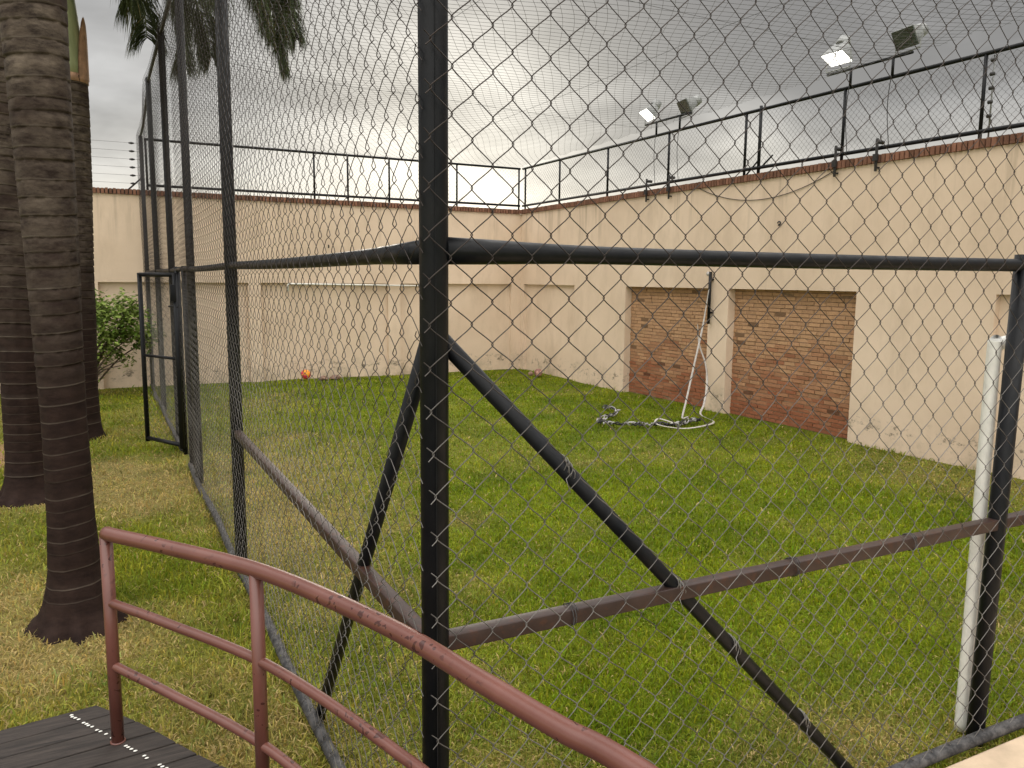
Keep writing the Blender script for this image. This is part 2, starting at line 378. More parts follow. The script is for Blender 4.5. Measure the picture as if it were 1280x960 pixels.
g.box((XL, YW+.085, -.1), (XW, YW+.22, 1.88))
px = 2.52
pil = [(2.52, 2.75), (5.27, 5.53), (8.1, XW), (-.23, .0), (-2.98, -2.75), (-5.7, -5.5), (-8.5, -8.25), (-11.2, -11.), (-14, -13.8)]
for a, b in pil: g.box((a, YW, -.1), (b, YW+.085, 1.88))
o = g.make('wall_panel', WALL, fw)
g = G(); coping(g, XL, XW-.04, YW, 'x'); g.make('brick_coping', BRICK, fw)
g = G(); g.box((XL, YW+.004, 3.4005), (XW-.04, YW+.2, 3.488)); g.make('mortar_bed', CABLE, fw)
rw = thing('boundary_wall', 'cream plastered side wall on the right with two brick filled openings', 'wall', (XW, 6, 0))
g = G(); YB = -6.; D = .13
g.box((XW, YB, 1.88), (XW+.24, YW+.22, 3.40))
g.box((XW+.24, YB, -.1), (XW+.30, YW+.22, 3.40))
for a, b in ((15.64, YW+.22), (11.8, 13.53), (9.17, 9.60), (5.16, 6.90), (1.3, 2.9), (-3, -1)): g.box((XW, a, -.1), (XW+.24, b, 1.88))
for a, b in ((13.53, 15.64), (2.9, 5.16), (-1, 1.3)): g.box((XW+.07, a, -.1), (XW+.24, b, 1.88))
g.make('wall_panel', WALL, rw)
for a, b in ((9.60, 11.80), (6.90, 9.17)):
    g = G(); bricks(g, (a+.001, b-.001, .0, 1.879, XW+D)); o = g.make('brick_infill', BRICK, rw)
    g = G(); g.box((XW+D+.007, a, -.1), (XW+.239, b, 1.879)); g.make('mortar_bed', MORTAR, rw)
g = G(); coping(g, YB, YW-.04, XW, 'y'); g.make('brick_coping', BRICK, rw)
g = G(); g.box((XW+.004, YB, 3.4005), (XW+.2, YW, 3.488)); g.make('mortar_bed', CABLE, rw)
# ------------------------------------------------------------------ chain link
def chain(name, O, U, length, z0, z1, pu, pv, rad, parent, d=.0055, e=.004, warp=.010, seed=1, bulge=.02, kink=.045, label=None, k=4, top=None):
    """real interlocked zig-zag wires: U along the panel, normal toward the viewer side"""
    O = np.array(O, float); U = np.array(U, float); N = np.array((U[1], -U[0], 0.)); R = np.random.default_rng(seed)
    nw = int(length/pu); hv = pv/2; nh = int((z1-z0)/hv)
    ts = np.array((0, .05, .13, .32, .68, .87, .95)); g = G()
    for i in range(nw+1):
        jj = np.arange(nh)[:, None]; t = ts[None]
        par = (i+jj) % 2
        s0 = np.where(par == 0, 1., -1.); tt = t
        tri = s0*(1-2*(np.clip((tt-.03)/.94, 0, 1))) + s0*kink*np.sin(2*PI*tt)
        u = i*pu+tri*(pu/2+e)
        dep = -s0*d*np.clip(np.sin(PI*tt)*2.2, 0, 1)
        z = z0+(jj+tt)*hv
        u = u.ravel(); dep = dep.ravel(); z = z.ravel()
        du = (vn(u, z, 2.3, seed)-.5)*2*warp+(vn(u, z, .9, seed+5)-.5)*2*warp*1.5
        dz = (vn(u, z, 2.0, seed+9)-.5)*2*warp+(vn(u, z, .6, seed+7)-.5)*4*warp
        dn_ = (vn(u, z, .9, seed+3)-.5)*2*bulge
        zf = z+dz
        keep = (u+du > 0.0) & (u+du < length)
        if top is not None: keep &= zf < top(np.clip(u, 0, length))
        P = O[None]+(u+du)[:, None]*U[None]+(dep+dn_)[:, None]*N[None]; P[:, 2] = zf
        idx = np.where(keep)[0]
        if len(idx) < 3: continue
        for seg in np.split(idx, np.where(np.diff(idx) != 1)[0]+1):
            if len(seg) >= 3: g.tube(P[seg], rad, k, cap=False, ref=N)
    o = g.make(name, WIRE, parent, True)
    return o
Zt = 4.78
# left side of the enclosure
lf = thing('chain_link_fence', 'long black chain link fence side running from the corner post to the back wall', 'fence', (X0, 9, 0))
def topL(u):
    y = YN+u; return np.where(y < 12.9, Zt, Zt-(y-12.9)/2.9*.38-.12*np.sin(np.clip((y-12.9)/2.9, 0, 1)*PI))
YB1, YB2 = 8.86, 9.66          # gate opening
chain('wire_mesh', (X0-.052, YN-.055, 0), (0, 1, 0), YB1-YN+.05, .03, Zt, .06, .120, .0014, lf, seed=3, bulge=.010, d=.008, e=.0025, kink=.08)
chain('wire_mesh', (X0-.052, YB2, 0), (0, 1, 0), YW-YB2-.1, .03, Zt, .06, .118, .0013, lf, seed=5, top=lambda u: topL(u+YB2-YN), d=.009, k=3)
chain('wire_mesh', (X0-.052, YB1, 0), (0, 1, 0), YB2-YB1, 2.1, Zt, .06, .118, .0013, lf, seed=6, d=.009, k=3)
for y, zt in ((5.62, Zt), (8.22, Zt), (10.4, Zt), (12.98, Zt)):
    g = G(); g.tube([(X0, y, -.2), (X0, y, zt)], .041 if y < 6 else .038, 16); g.ball((X0, y, zt), .039, 12); g.make('post', BLACK, lf, True)
for y, zt in ((YB1, 2.10), (YB2, 2.10)):
    g = G(); g.tube([(X0, y, -.1), (X0, y, zt)], .030, 12); g.make('gate_post', BLACK, lf, True)
g = G(); g.tube([(X0, YW-.12, 0), (X0, YW-.12, 4.4)], .035, 12); g.make('post', BLACK, lf, True)
g = G()
ys = np.linspace(YN+.04, YW-.1, 60); sag = -.008*np.abs(np.sin((ys-YN)/3.6*PI))
g.tube(np.stack([ys*0+X0, ys, 2.07+sag], -1), .025+.010*np.exp(-((ys-YN)/.35)**2), 14); g.make('middle_rail', BLACK, lf, True)
g = G(); ys = np.linspace(YN, 12.98, 30); g.tube(np.stack([ys*0+X0, ys, ys*0+Zt-.02], -1), .022, 10)
ys = np.linspace(12.98, YW-.1, 14); g.tube(np.stack([ys*0+X0, ys, topL(ys-YN)], -1), .02, 10); g.make('top_rail', BLACK, lf, True)
for a, b in ((YN-.04, YB1), (YB2, YW-.1)):
    g = G(); ys = np.linspace(a, b, 40); g.tube(np.stack([X0-.03+.006*np.sin(ys*3), ys, .035+.008*np.sin(ys*2.1)], -1), .026, 10); g.make('bottom_rail', WORN, lf, True)
g = G(); g.bar((X0, YN+.03, .965), (X0, 5.60, .945), .047, .047); bevel(g.make('rusty_crossbar', RUST, lf), .004)
g = G(); g.tube([(X0+.005, YN+.03, 1.86), (X0+.005, 3.46, -.03)], .0235, 14); g.make('diagonal_brace', BLACK, lf, True)
# near side
nf = thing('chain_link_fence', 'near black chain link fence side with tall corner post, diagonal brace and rusty crossbar', 'fence', (X0, YN, 0))
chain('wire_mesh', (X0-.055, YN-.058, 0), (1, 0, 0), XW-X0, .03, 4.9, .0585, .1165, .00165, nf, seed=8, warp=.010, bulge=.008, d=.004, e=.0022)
g = G(); g.tube([(X0, YN, -.3), (X0, YN, 2.4), (X0, YN, 4.92)], .0385, 28); g.make('corner_post', BLACK, nf, True)
g = G(); g.bar((X0-.036, YN-.02, -.2), (X0-.036, YN-.02, 4.8), .004, .004)
g.bar((X0-.010, YN-.0388, -.2), (X0-.010, YN-.0388, 4.8), .003, .003, (1, 0, 0)); g.make('weld_seam', BLACK, nf)
for x in (3.36, 5.85, XW-.06):
    g = G(); g.tube([(x, YN, -.2), (x, YN, 4.9)] if x > 4 else [(x-.03, YN, -.2), (x+.02, YN, 2.115)], .036, 18); g.make('post', BLACK, nf, True)
g = G(); xs = np.linspace(X0+.03, XW-.06, 60); g.tube(np.stack([xs, xs*0+YN, 2.072-.004*np.sin((xs-X0)/2.55*PI)], -1), .0255+.011*np.exp(-((xs-X0)/.3)**2), 16); g.make('middle_rail', BLACK, nf, True)
g = G(); xs = np.linspace(X0, XW-.06, 20); g.tube(np.stack([xs, xs*0+YN, xs*0+4.9], -1), .022, 10); g.make('top_rail', BLACK, nf, True)
g = G(); xs = np.linspace(X0, XW-.06, 60); g.tube(np.stack([xs, YN-.045+.006*np.sin(xs*3), .04+.01*np.sin(xs*2.3)], -1), .027, 12); g.make('bottom_rail', WORN, nf, True)
g = G(); g.bar((X0+.03, YN, .985), (3.335, YN, .985), .047, .047); g.bar((3.385, YN, .985), (5.83, YN, .985), .047, .047); bevel(g.make('rusty_crossbar', RUST, nf), .004)
g = G(); g.tube([(X0+.02, YN+.004, 1.84), (2.62, YN+.004, .0)], .0235, 14); g.make('diagonal_brace', BLACK, nf, True)
for t in (.22, .46, .60, .80):
    bx, bz = X0+.02+t*1.81, 1.84-t*1.84; g = G(); a = np.linspace(0, 5*2*PI, 60)
    g.tube(np.stack([bx+a*.0012-.02+.004*np.sin(a*2.7), YN+.004+.028*np.cos(a), bz-a*.0012+.03+.028*np.sin(a)], -1), .0015, 5)
    g.tube([(bx, YN-.03, bz), (bx-.03, YN-.05, bz-.01), (bx-.02, YN-.06, bz-.05)], .0014, 5); g.make('wire_tie', GALV, nf, True)
for k_, (x, z) in enumerate(((1.22, .985), (2.15, .985), (2.78, .985))):
    g = G(); a = np.linspace(0, 2.4*2*PI, 30); g.tube(np.stack([x+a*.0015, YN+.034*np.cos(a), z+.034*np.sin(a)], -1), .0016, 5)
    g.tube([(x+.01, YN-.03, z), (x-.012, YN-.058, z-.012), (x-.004, YN-.062, z-.035)], .0014, 5); g.make('wire_tie', WORN, nf, True)
# gate
gt = thing('gate', 'open black pipe gate with mesh infill standing ajar beside the palms', 'gate', (.765, 9.62, 0))
A = np.array((.755, 9.60)); B = np.array((.43, 10.22)); dv = (B-A)/np.linalg.norm(B-A); GL = np.linalg.norm(B-A)
def gp(s, z): q = A+dv*s; return (q[0], q[1], z)
g = G(); g.tube([gp(0, .06), gp(0, 2.03)], .028, 12); g.make('stile', BLACK, gt, True)
g = G(); g.tube([gp(GL, .06), gp(GL, 2.03)], .026, 12); g.make('stile', BLACK, gt, True)
for z in (.10, 1.08, 2.01):
    g = G(); g.tube([gp(0, z), gp(GL, z)], .024 if z != 1.08 else .017, 12); g.make('rail', BLACK, gt, True)
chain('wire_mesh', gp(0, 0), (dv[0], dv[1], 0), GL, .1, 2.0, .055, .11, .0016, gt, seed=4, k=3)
g = G(); g.box((.70, 9.56, 1.72), (.76, 9.62, 1.9)); g.tube([gp(-.03, 1.66), gp(.14, 1.66)], .012, 8); bevel(g.make('lock_box', BLACK, gt), .006)
for z in (.4, 1.75): g = G(); g.tube([(X0-.02, 9.645, z-.05), (X0-.02, 9.645, z+.05)], .016, 8); g.make('hinge', BLACK, gt, True)
# fences on top of the walls
def topfence(name, label, pts_posts, O, U, length, fn):
    t = thing('wall_top_fence', label, 'fence', (O[0], O[1], 3.5)); O = np.array(O); U = np.array(U)
    for z in (3.58, 4.37):
        g = G(); g.tube([tuple(O+U*0+(0, 0, z)), tuple(O+U*length+(0, 0, z))], .024, 10); g.make('rail', BLACK, t, True)
    for s in pts_posts:
        q = O+U*s; g = G(); g.tube([tuple(q+(0, 0, 3.50)), tuple(q+(0, 0, 4.37))], .020, 10); g.make('post', BLACK, t, True)
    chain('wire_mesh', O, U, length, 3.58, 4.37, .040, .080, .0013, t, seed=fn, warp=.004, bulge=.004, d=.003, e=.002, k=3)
    return t
tf = topfence('f', 'low mesh fence on top of the back wall', [x-.85 for x in (.87, 3.82, 4.48, 5.33, 6.81, 8.28)], (.85, YW+.03, 0), (1, 0, 0), XW-.87, 31)
tr = topfence('f', 'low mesh fence on top of the right wall under the floodlights', [YW-y for y in (15.68, 14.22, 12.5, 10.74, 8.99, 7.28, 5.5, 3.7, 1.95)], (XW+.03, YW, 0), (0, -1, 0), YW-1.9, 33)
g = G(); g.tube([(XW+.03, 8.71, 3.45), (XW+.03, 8.71, 4.42)], .023, 10); g.tube([(XW+.03, 8.95, 3.5), (XW+.03, 8.72, 3.68)], .012, 8); g.tube([(XW+.03, 8.45, 3.72), (XW+.03, 8.70, 3.55)], .012, 8)
g.make('stub_brace', BLACK, tr, True)
# knobbed insulator rod by the right post
t = thing('insulator_rod', 'thin rod with black insulator knobs beside a post above the right wall', 'insulator', (XW+.03, 5.42, 3.5))
g = G(); g.tube([(XW+.05, 5.42, 3.5), (XW+.05, 5.42, 4.34)], .009, 8); g.make('rod', LAMPGREY, t, True)
for k_ in range(5): g = G(); z = 3.72+k_*.14; g.tube([(XW+.0, 5.42, z), (XW+.0, 5.38, z)], .020, 8); g.make('knob', CABLE, t, True)
# ------------------------------------------------------------------ overhead net
g = G(); cell = .12
def netz(x, y):
    a = (x-X0)/(XW-X0); b = (y-YN)/(YW-YN)
    zl = np.interp(y, [YN, 12.9, YW], [Zt, Zt, 4.4]); zr = 4.40+0*y; zn = 4.88+0*x; zf = 4.38+0*x
    e = (1-a)*zl+a*zr+(1-b)*zn+b*zf-((1-a)*(1-b)*4.83+a*(1-b)*4.64+(1-a)*b*4.4+a*b*4.38)
    sg = .20*(np.sin(PI*np.clip(a, 0, 1))*np.sin(PI*np.clip(b, 0, 1)))**.7
    return e-sg+.05*(vn(x, y, .45, 4)-.5)*4*np.clip(a*(1-a)*b*(1-b)*16, 0, 1)
cell = .115
for az, off in ((33., 0), (104., 3)):
    a = math.radians(az); D = np.array((math.sin(a), math.cos(a))); Nn = np.array((D[1], -D[0]))
    for k_ in range(-180, 181):
        c0 = np.array(((X0+XW)/2, (YN+YW)/2))+Nn*k_*cell; t_ = np.linspace(-9.5, 9.5, 130); P2 = c0+t_[:, None]*D
        P2 = P2+Nn*((vn(P2[:, 0], P2[:, 1], .7, 3+off)-.5)*.16)[:, None]
        ok_ = (P2[:, 0] >= X0)&(P2[:, 0] <= XW)&(P2[:, 1] >= YN)&(P2[:, 1] <= YW)
        P2 = P2[ok_]
        if len(P2) > 2: g.tube(np.stack([P2[:, 0], P2[:, 1], netz(P2[:, 0], P2[:, 1])], -1), .0019, 3, cap=False)
for x in (3.3, 5.8): yy = np.linspace(YN, YW, 40); g.tube(np.stack([yy*0+x, yy, netz(yy*0+x, yy)+.01], -1), .0022, 4, cap=False)
for y in (6.5, 11.): xx = np.linspace(X0, XW, 40); g.tube(np.stack([xx, xx*0+y, netz(xx, xx*0+y)+.01], -1), .0022, 4, cap=False)
tag(g.make('overhead_net', NYLON), 'fine nylon net stretched over the court between the fence tops', 'net')
# ------------------------------------------------------------------ floodlights
FG = 'floodlights on the wall top brackets'
def floodlight(pos, yaw, tilt, lit, label, sc=1.):
    t = thing('floodlight', label, 'floodlight', pos, FG)
    Rm = Matrix.Rotation(yaw, 3, 'Z') @ Matrix.Rotation(tilt, 3, 'Y')      # local +X is where the lamp points
    def T(P): return [tuple(Vector(pos)+Vector((0, 0, .13*sc))+Rm @ (Vector(q)*sc)) for q in P]
    w, h, b1, dd = .165, .115, .055, .19
    g = G(); V = T([(0, -w, -h), (0, w, -h), (0, w, h), (0, -w, h), (-dd, -b1*1.6, -b1), (-dd, b1*1.6, -b1), (-dd, b1*1.6, b1), (-dd, -b1*1.6, b1)])
    g.add(V, np.array([(0, 4, 5, 1), (1, 5, 6, 2), (2, 6, 7, 3), (3, 7, 4, 0), (4, 7, 6, 5), (0, 1, 2, 3)])); bevel(g.make('housing', LAMPGREY, t), .01*sc)
    g = G(); g.tube(T([(-dd+.01, 0, 0), (-dd-.02, 0, 0), (-dd-.10, 0, 0)]), [.085*sc, .085*sc, .07*sc], 18); g.make('gear_cap', LAMPGREY, t, True)
    g = G(); q = .155, .105; g.add(T([(.012, -q[0], -q[1]), (.012, q[0], -q[1]), (.012, q[0], q[1]), (.012, -q[0], q[1]), (.002, -q[0], -q[1]), (.002, q[0], -q[1]), (.002, q[0], q[1]), (.002, -q[0], q[1])]),
        np.array([(0, 1, 2, 3), (0, 4, 5, 1), (1, 5, 6, 2), (2, 6, 7, 3), (3, 7, 4, 0)])); g.make('lens', LIT if lit else GLASS, t)
    g = G(); e = T([(-.06, -w-.015, 0)])[0]; e2 = T([(-.06, w+.015, 0)])[0]; bz = pos[2]-.005
    g.tube([e, (e[0], e[1], bz), (e2[0], e2[1], bz), e2], .008, 6); g.make('yoke', LAMPGREY, t)
    return t
yw1 = math.radians(215)
floodlight((XW-.02, 11.28, 4.60), math.radians(165), math.radians(50), True, 'lit floodlight nearer the back corner, left of the far pair', 1.0)
floodlight((XW-.02, 10.33, 4.56), math.radians(168), math.radians(28), False, 'unlit dark floodlight, right of the far pair', 1.0)
floodlight((XW-.02, 7.40, 4.62), math.radians(180), math.radians(62), True, 'lit floodlight, left of the near pair', 1.0)
floodlight((XW-.02, 6.45, 4.62), math.radians(172), math.radians(26), False, 'unlit dark floodlight, right of the near pair above the wall', 1.0)
for (ya, yb, yp, lab) in ((11.35, 10.15, (11.05, 10.45), 'far'), (7.55, 6.35, (7.19, 6.60), 'near')):
    t = thing('floodlight_bracket', 'black pipe bracket holding the '+lab+' pair of floodlights above the right wall', 'bracket', (XW+.03, yp[0], 4.37), 'floodlight brackets')
    g = G(); g.tube([(XW-.0, ya, 4.58), (XW-.0, yb, 4.58)], .018, 10); g.make('crosspiece', BLACK, t, True)
    for q in yp:
        g = G(); g.tube([(XW, q, 4.38), (XW, q, 4.59)], .017, 10); g.make('upright', BLACK, t, True)
        g = G(); s = np.linspace(0, 1, 14); g.tube(np.stack([XW-.01+0*s, q+.03*np.sin(s*4), 4.4-s*.85], -1), .005, 5); g.make('cable', CABLE, t, True)
for y, lab in ((11.2, 'farthest'), (10.6, 'second farthest'), (7.3, 'second nearest'), (6.7, 'nearest')):
    t = thing('wall_clamp', 'black clamp on the right wall coping, '+lab+' of four to the camera', 'clamp', (XW, y, 3.4), 'clamps over the coping')
    g = G(); g.bar((XW-.055, y, 3.30), (XW-.055, y, 3.68), .030, .02, (1, 0, 0)); g.bar((XW-.05, y, 3.345), (XW-.0, y, 3.345), .03, .02); bevel(g.make('strap', CABLE, t), .003)
    g = G(); g.bar((XW-.07, y, 3.42), (XW-.07, y, 3.50), .06, .03, (1, 0, 0)); g.make('bolt_block', CABLE, t); g = G(); g.tube([(XW-.06, y, 3.64), (XW+.05, y, 3.64)], .024, 8); g.make('hook_end', CABLE, t)
# cable drooping on the wall
P = np.array([(9.9, 3.44), (9.6, 3.30), (9.15, 3.18), (8.75, 3.13), (8.3, 3.14), (7.8, 3.21), (7.3, 3.36)])
s = np.linspace(0, 6, 40); yy = np.interp(s, range(7), P[:, 0]); zz_ = 3.40-.27*(1-((yy-8.6)/1.3)**2)
g = G(); g.tube(np.stack([yy*0+XW-.012, yy, zz_], -1), .005, 6); tag(g.make('cable', CABLE, None, True), 'thin dark cable drooping across the upper right wall', 'cable')
for (x, y, z, lab) in ((XW-.02, 8.22, 2.78, 'small dark hook bolted high on the right wall'), (4.06, YW-.02, 2.60, 'small dark hook bolted high on the back wall')):
    g = G(); a = np.linspace(0, 5, 12); g.tube(np.stack([x-.0*a, y+.025*np.cos(a), z+.025*np.sin(a)], -1), .009, 6)
    g.ball((x, y, z-.02), .016, 8); tag(g.make('wall_hook', CABLE, None, True), lab, 'hook')
# electric fence outside on the back wall
t = thing('electric_fence', 'six strand electric security fence on the wall behind the palms', 'fence', (.6, YW, 3.5))
for k_ in range(6):
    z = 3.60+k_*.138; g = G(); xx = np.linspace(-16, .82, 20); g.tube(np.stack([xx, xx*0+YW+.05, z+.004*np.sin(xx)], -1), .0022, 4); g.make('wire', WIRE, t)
    for xo in (.60, -2.6, -5.9):
        g = G(); g.tube([(xo, YW+.05, z), (xo+.045, YW+.05, z), (xo+.09, YW+.05, z)], [.010, .022, .010], 8); g.make('insulator', CABLE, t, True)
g = G(); g.tube([(.55, YW+.05, 3.48), (.80, YW+.05, 3.72)], .014, 8); g.make('stay', CABLE, t, True)
for xo in (-2.65, -5.95): g = G(); g.tube([(xo, YW+.05, 3.48), (xo, YW+.05, 4.35)], .012, 8); g.make('rod', CABLE, t, True)
# white pipe on back wall
g = G(); g.tube([(3.25, YW-.05, 1.72), (3.25, YW-.05, 1.85), (3.28, YW-.05, 1.865), (6.0, YW-.05, 1.835)], .017, 10)
for x in (3.6, 4.6, 5.7): g.box((x, YW-.05, 1.83), (x+.02, YW+.0, 1.85))
tag(g.make('white_pipe', WHITE, None, True), 'slim white pipe fixed along the back wall under the ledge', 'pipe')
# pipe on pilaster
t = thing('wall_pipe', 'short black upright pipe fixed to the pillar between the brick openings', 'pipe', (XW-.05, 9.53, 1.34))
g = G(); g.tube([(XW-.05, 9.53, 1.34), (XW-.05, 9.53, 2.13)], .024, 12); g.make('pipe', BLACK, t, True)
g = G(); g.ball((XW-.06, 9.56, 2.10), .035, 10); g.make('end_fitting', TAPE, t, True)
for z in (1.5, 2.0): g = G(); g.box((XW-.05, 9.50, z), (XW-.0, 9.56, z+.03)); g.make('clip', BLACK, t)
# volleyball net lying in the grass and hanging from the pipe
vnet = thing('volleyball_net', 'black and white volleyball net hanging from the wall pipe and crumpled on the grass', 'net', (7.2, 8.6, 0))
def spline(P, n=60):
    P = np.array(P, float); k = len(P); t = np.linspace(0, k-1, n); i = np.clip(t.astype(int), 0, k-2); f = (t-i)[:, None]
    p0 = P[np.clip(i-1, 0, k-1)]; p1 = P[i]; p2 = P[i+1]; p3 = P[np.clip(i+2, 0, k-1)]
    return .5*((2*p1)+(-p0+p2)*f+(2*p0-5*p1+4*p2-p3)*f**2+(-p0+3*p1-3*p2+p3)*f**3)
Pm = [(6.88, 10.23, .04), (6.8, 9.75, .05), (6.15, 9.25, .04), (6.1, 8.9, .06), (6.5, 8.75, .04), (6.72, 8.6, .05), (6.9, 8.5, .05), (7.25, 8.62, .06), (7.4, 8.65, .05)]
for k_ in range(4):
    Q = spline(Pm, 110)+np.stack([.035*np.sin(np.arange(110)*.5+k_*1.6), .035*np.cos(np.arange(110)*.5+k_*1.6), .02*np.sin(np.arange(110)*.9+k_)], -1); Q[:, 2] = np.maximum(Q[:, 2], .015)+.01
    g = G(); g.tube(Q, .010, 6); g.make('cord_bundle', BWNET, vnet, True)
def ribbon(P, w, n=80):
    Q = spline(P, n); T = np.gradient(Q, axis=0); T /= np.linalg.norm(T, axis=1)[:, None]; s = np.linspace(0, 5, n)
    side = np.stack([-T[:, 1]+.3*np.sin(s), T[:, 0], .35*np.cos(s*1.3)], -1); side /= np.linalg.norm(side, axis=1)[:, None]; nn = np.cross(T, side)
    V = np.concatenate([Q+side*w+nn*.002, Q-side*w+nn*.002, Q-side*w-nn*.002, Q+side*w-nn*.002]); i = np.arange(n-1)
    F = np.concatenate([np.stack([i+a*n, i+1+a*n, i+1+b*n, i+b*n], -1) for a, b in ((0, 1), (1, 2), (2, 3), (3, 0))]); return V, F
def onray(x, y, X):   # helper used only to lay out true 3D points
    v = fwd+r2*((x-640)/f_px)+d2*((y-480)/f_px); t = X/v.x; return (X, v.y*t, H+v.z*t)
for pts, w in (([onray(886, 362, 8.24), onray(878, 410, 8.1), onray(868, 455, 7.85), onray(858, 500, 7.55), onray(853, 522, 7.4), (7.45, 8.95, .05), (7.3, 8.75, .06)], .014),
               ([onray(872, 405, 8.2), onray(874, 430, 8.2), onray(882, 455, 8.22), onray(884, 480, 8.15), onray(880, 505, 7.8), onray(876, 518, 7.55), (7.6, 8.55, .03), (7.2, 8.35, .03), (6.85, 8.35, .03), (6.65, 8.6, .06), (6.8, 8.75, .10), (7.0, 8.55, .04), (7.3, 8.7, .05)], .015)):
    V, F = ribbon(pts, w, 120); g = G(); g.add(V, F); g.make('white_tape', TAPE, vnet, True)
# goal
gl = thing('football_goal', 'white pipe goal frame with net hooks standing inside the near fence', 'goal', (3.27, 2.07, 0))
def upright(x):
    g = G(); g.tube(spline([(x, 2.07, 0), (x, 2.07, .9), (x, 2.07, 1.68), (x+.015, 2.07, 1.735), (x+.08, 2.07, 1.75)], 60), .028, 18); g.make('goal_post', WHITE, gl, True)
GX = 3.36
upright(GX)
g = G(); g.tube([(GX+.07, 2.07, 1.75), (GX+3.0, 2.07, 1.75), (GX+3.05, 2.07, 1.70), (GX+3.05, 2.07, 0)], .0275, 16); g.make('crossbar', WHITE, gl, True)
for z in (.2, .42, .68, .95, 1.3):
    g = G(); a = np.linspace(0, 5.2, 12); g.tube(np.stack([GX+.045+.016*np.cos(a+2.4), 2.06+.0*a, z+.010*np.sin(a+2.4)], -1), .003, 6); g.make('net_hook', WHITE, gl, True)
# balls and stones
t = thing('ball', 'yellow and red plastic ball against the back wall', 'ball', (3.5, 15.55, 0)); g = G(); g.ball((3.5, 15.55, .12), .095, 24); g.make('ball_skin', BALL1, t, True)
t = thing('ball', 'faded pink ball on the grass near the back right corner', 'ball', (8.0, 14.35, 0)); g = G(); g.ball((8.0, 14.35, .08), .085, 24); g.make('ball_skin', BALL2, t, True)
g = G(); g.ball((7.85, 14.4, .06), .055, 12, (1, 1, .9), .04); tag(g.make('small_stone', STONE, None, True), 'small pale lump touching the faded pink ball', 'stone')
for x, y, s_, lab in ((3.83, 15.5, .075, 'brown stone beside the yellow ball, left of two'), (4.07, 15.52, .085, 'brown stone beside the yellow ball, right of two')):
    g = G(); g.ball((x, y, .04), s_, 10, (1.3, .8, .6), .12); tag(g.make('stone', STONE), lab, 'stone', 'stones at the foot of the back wall')
# ------------------------------------------------------------------ shrub
def leaves(g, P, size, colr, droop=.4, seed=1):
    R = np.random.default_rng(seed); n = len(P); a = R.uniform(0, 2*PI, n); L = size*R.uniform(.6, 1.3, n); w = L*.28
    dx, dy = np.cos(a), np.sin(a); dz = R.normal(-.1, droop, n); D = np.stack([dx, dy, dz], -1); D /= np.linalg.norm(D, axis=1)[:, None]
    Sd = np.cross(D, R.normal(0, .35, (n, 3))+(0, 0, 1)); Sd /= np.linalg.norm(Sd, axis=1)[:, None]
    A0 = P; A1 = P+D*(L*.45)[:, None]+Sd*w[:, None]; A2 = P+D*L[:, None]+np.array((0, 0, -.15))*L[:, None]; A3 = P+D*(L*.45)[:, None]-Sd*w[:, None]
    V = np.stack([A0, A1, A2, A3], 1).reshape(-1, 3); i = np.arange(n)[:, None]*4
    g.add(V, i+np.array([0, 1, 2, 3]), np.repeat(colr, 4, 0))
def shrub(cx, cy, rad, z0, z1, label, seed, n=5200, tx=-.35):
    R = np.random.default_rng(seed); t = thing('shrub', label, 'shrub', (cx+tx, cy, 0))
    g = G(); tips = []
    for k_ in range(26):
        a = R.uniform(0, 2*PI); rr = rad*R.uniform(.3, .95)
        e = np.array((cx+rr*math.cos(a), cy+min(.45, rr)*math.sin(a), R.uniform(z0+.1, z1-.1)))
        b0 = np.array((cx+tx+R.normal(0, .05), cy+R.normal(0, .05), 0.)); mid = (b0+e)/2+(0, 0, .15)
        g.tube(spline([b0, mid, e], 14), np.linspace(.022, .006, 14), 6); tips.append(e)
    g.make('stem', BARKP, t, True)
    # leaf clumps with gaps
    cl = R.normal(0, 1, (95, 3)); cl /= np.linalg.norm(cl, axis=1)[:, None]; cl *= R.uniform(.35, 1, (95, 1))
    cc = np.array((cx, cy, (z0+z1)/2))+cl*np.array((rad, .55, (z1-z0)/2))
    idx = R.integers(0, 95, n); P = cc[idx]+R.normal(0, .075, (n, 3))
    base = np.where(R.random((95, 1)) < .5, np.array([(.10, .17, .03)]), np.array([(.20, .27, .06)]))[idx]
    c = base*R.uniform(.6, 1.5, (n, 1)); g = G(); leaves(g, P, .085, c, seed=seed); g.make('foliage', LEAF, t)
mb = Mat('shrub_bark', .85, .2); mb.col(mb.mix(mb.range(mb.noise(20), .3, .7), (.05, .035, .025), (.12, .09, .065))); BARKP = mb.m
mb2 = None
shrub(-.02, 14.95, .95, .42, 1.72, 'leafy green shrub in front of the back wall between the palms and the gate', 4)
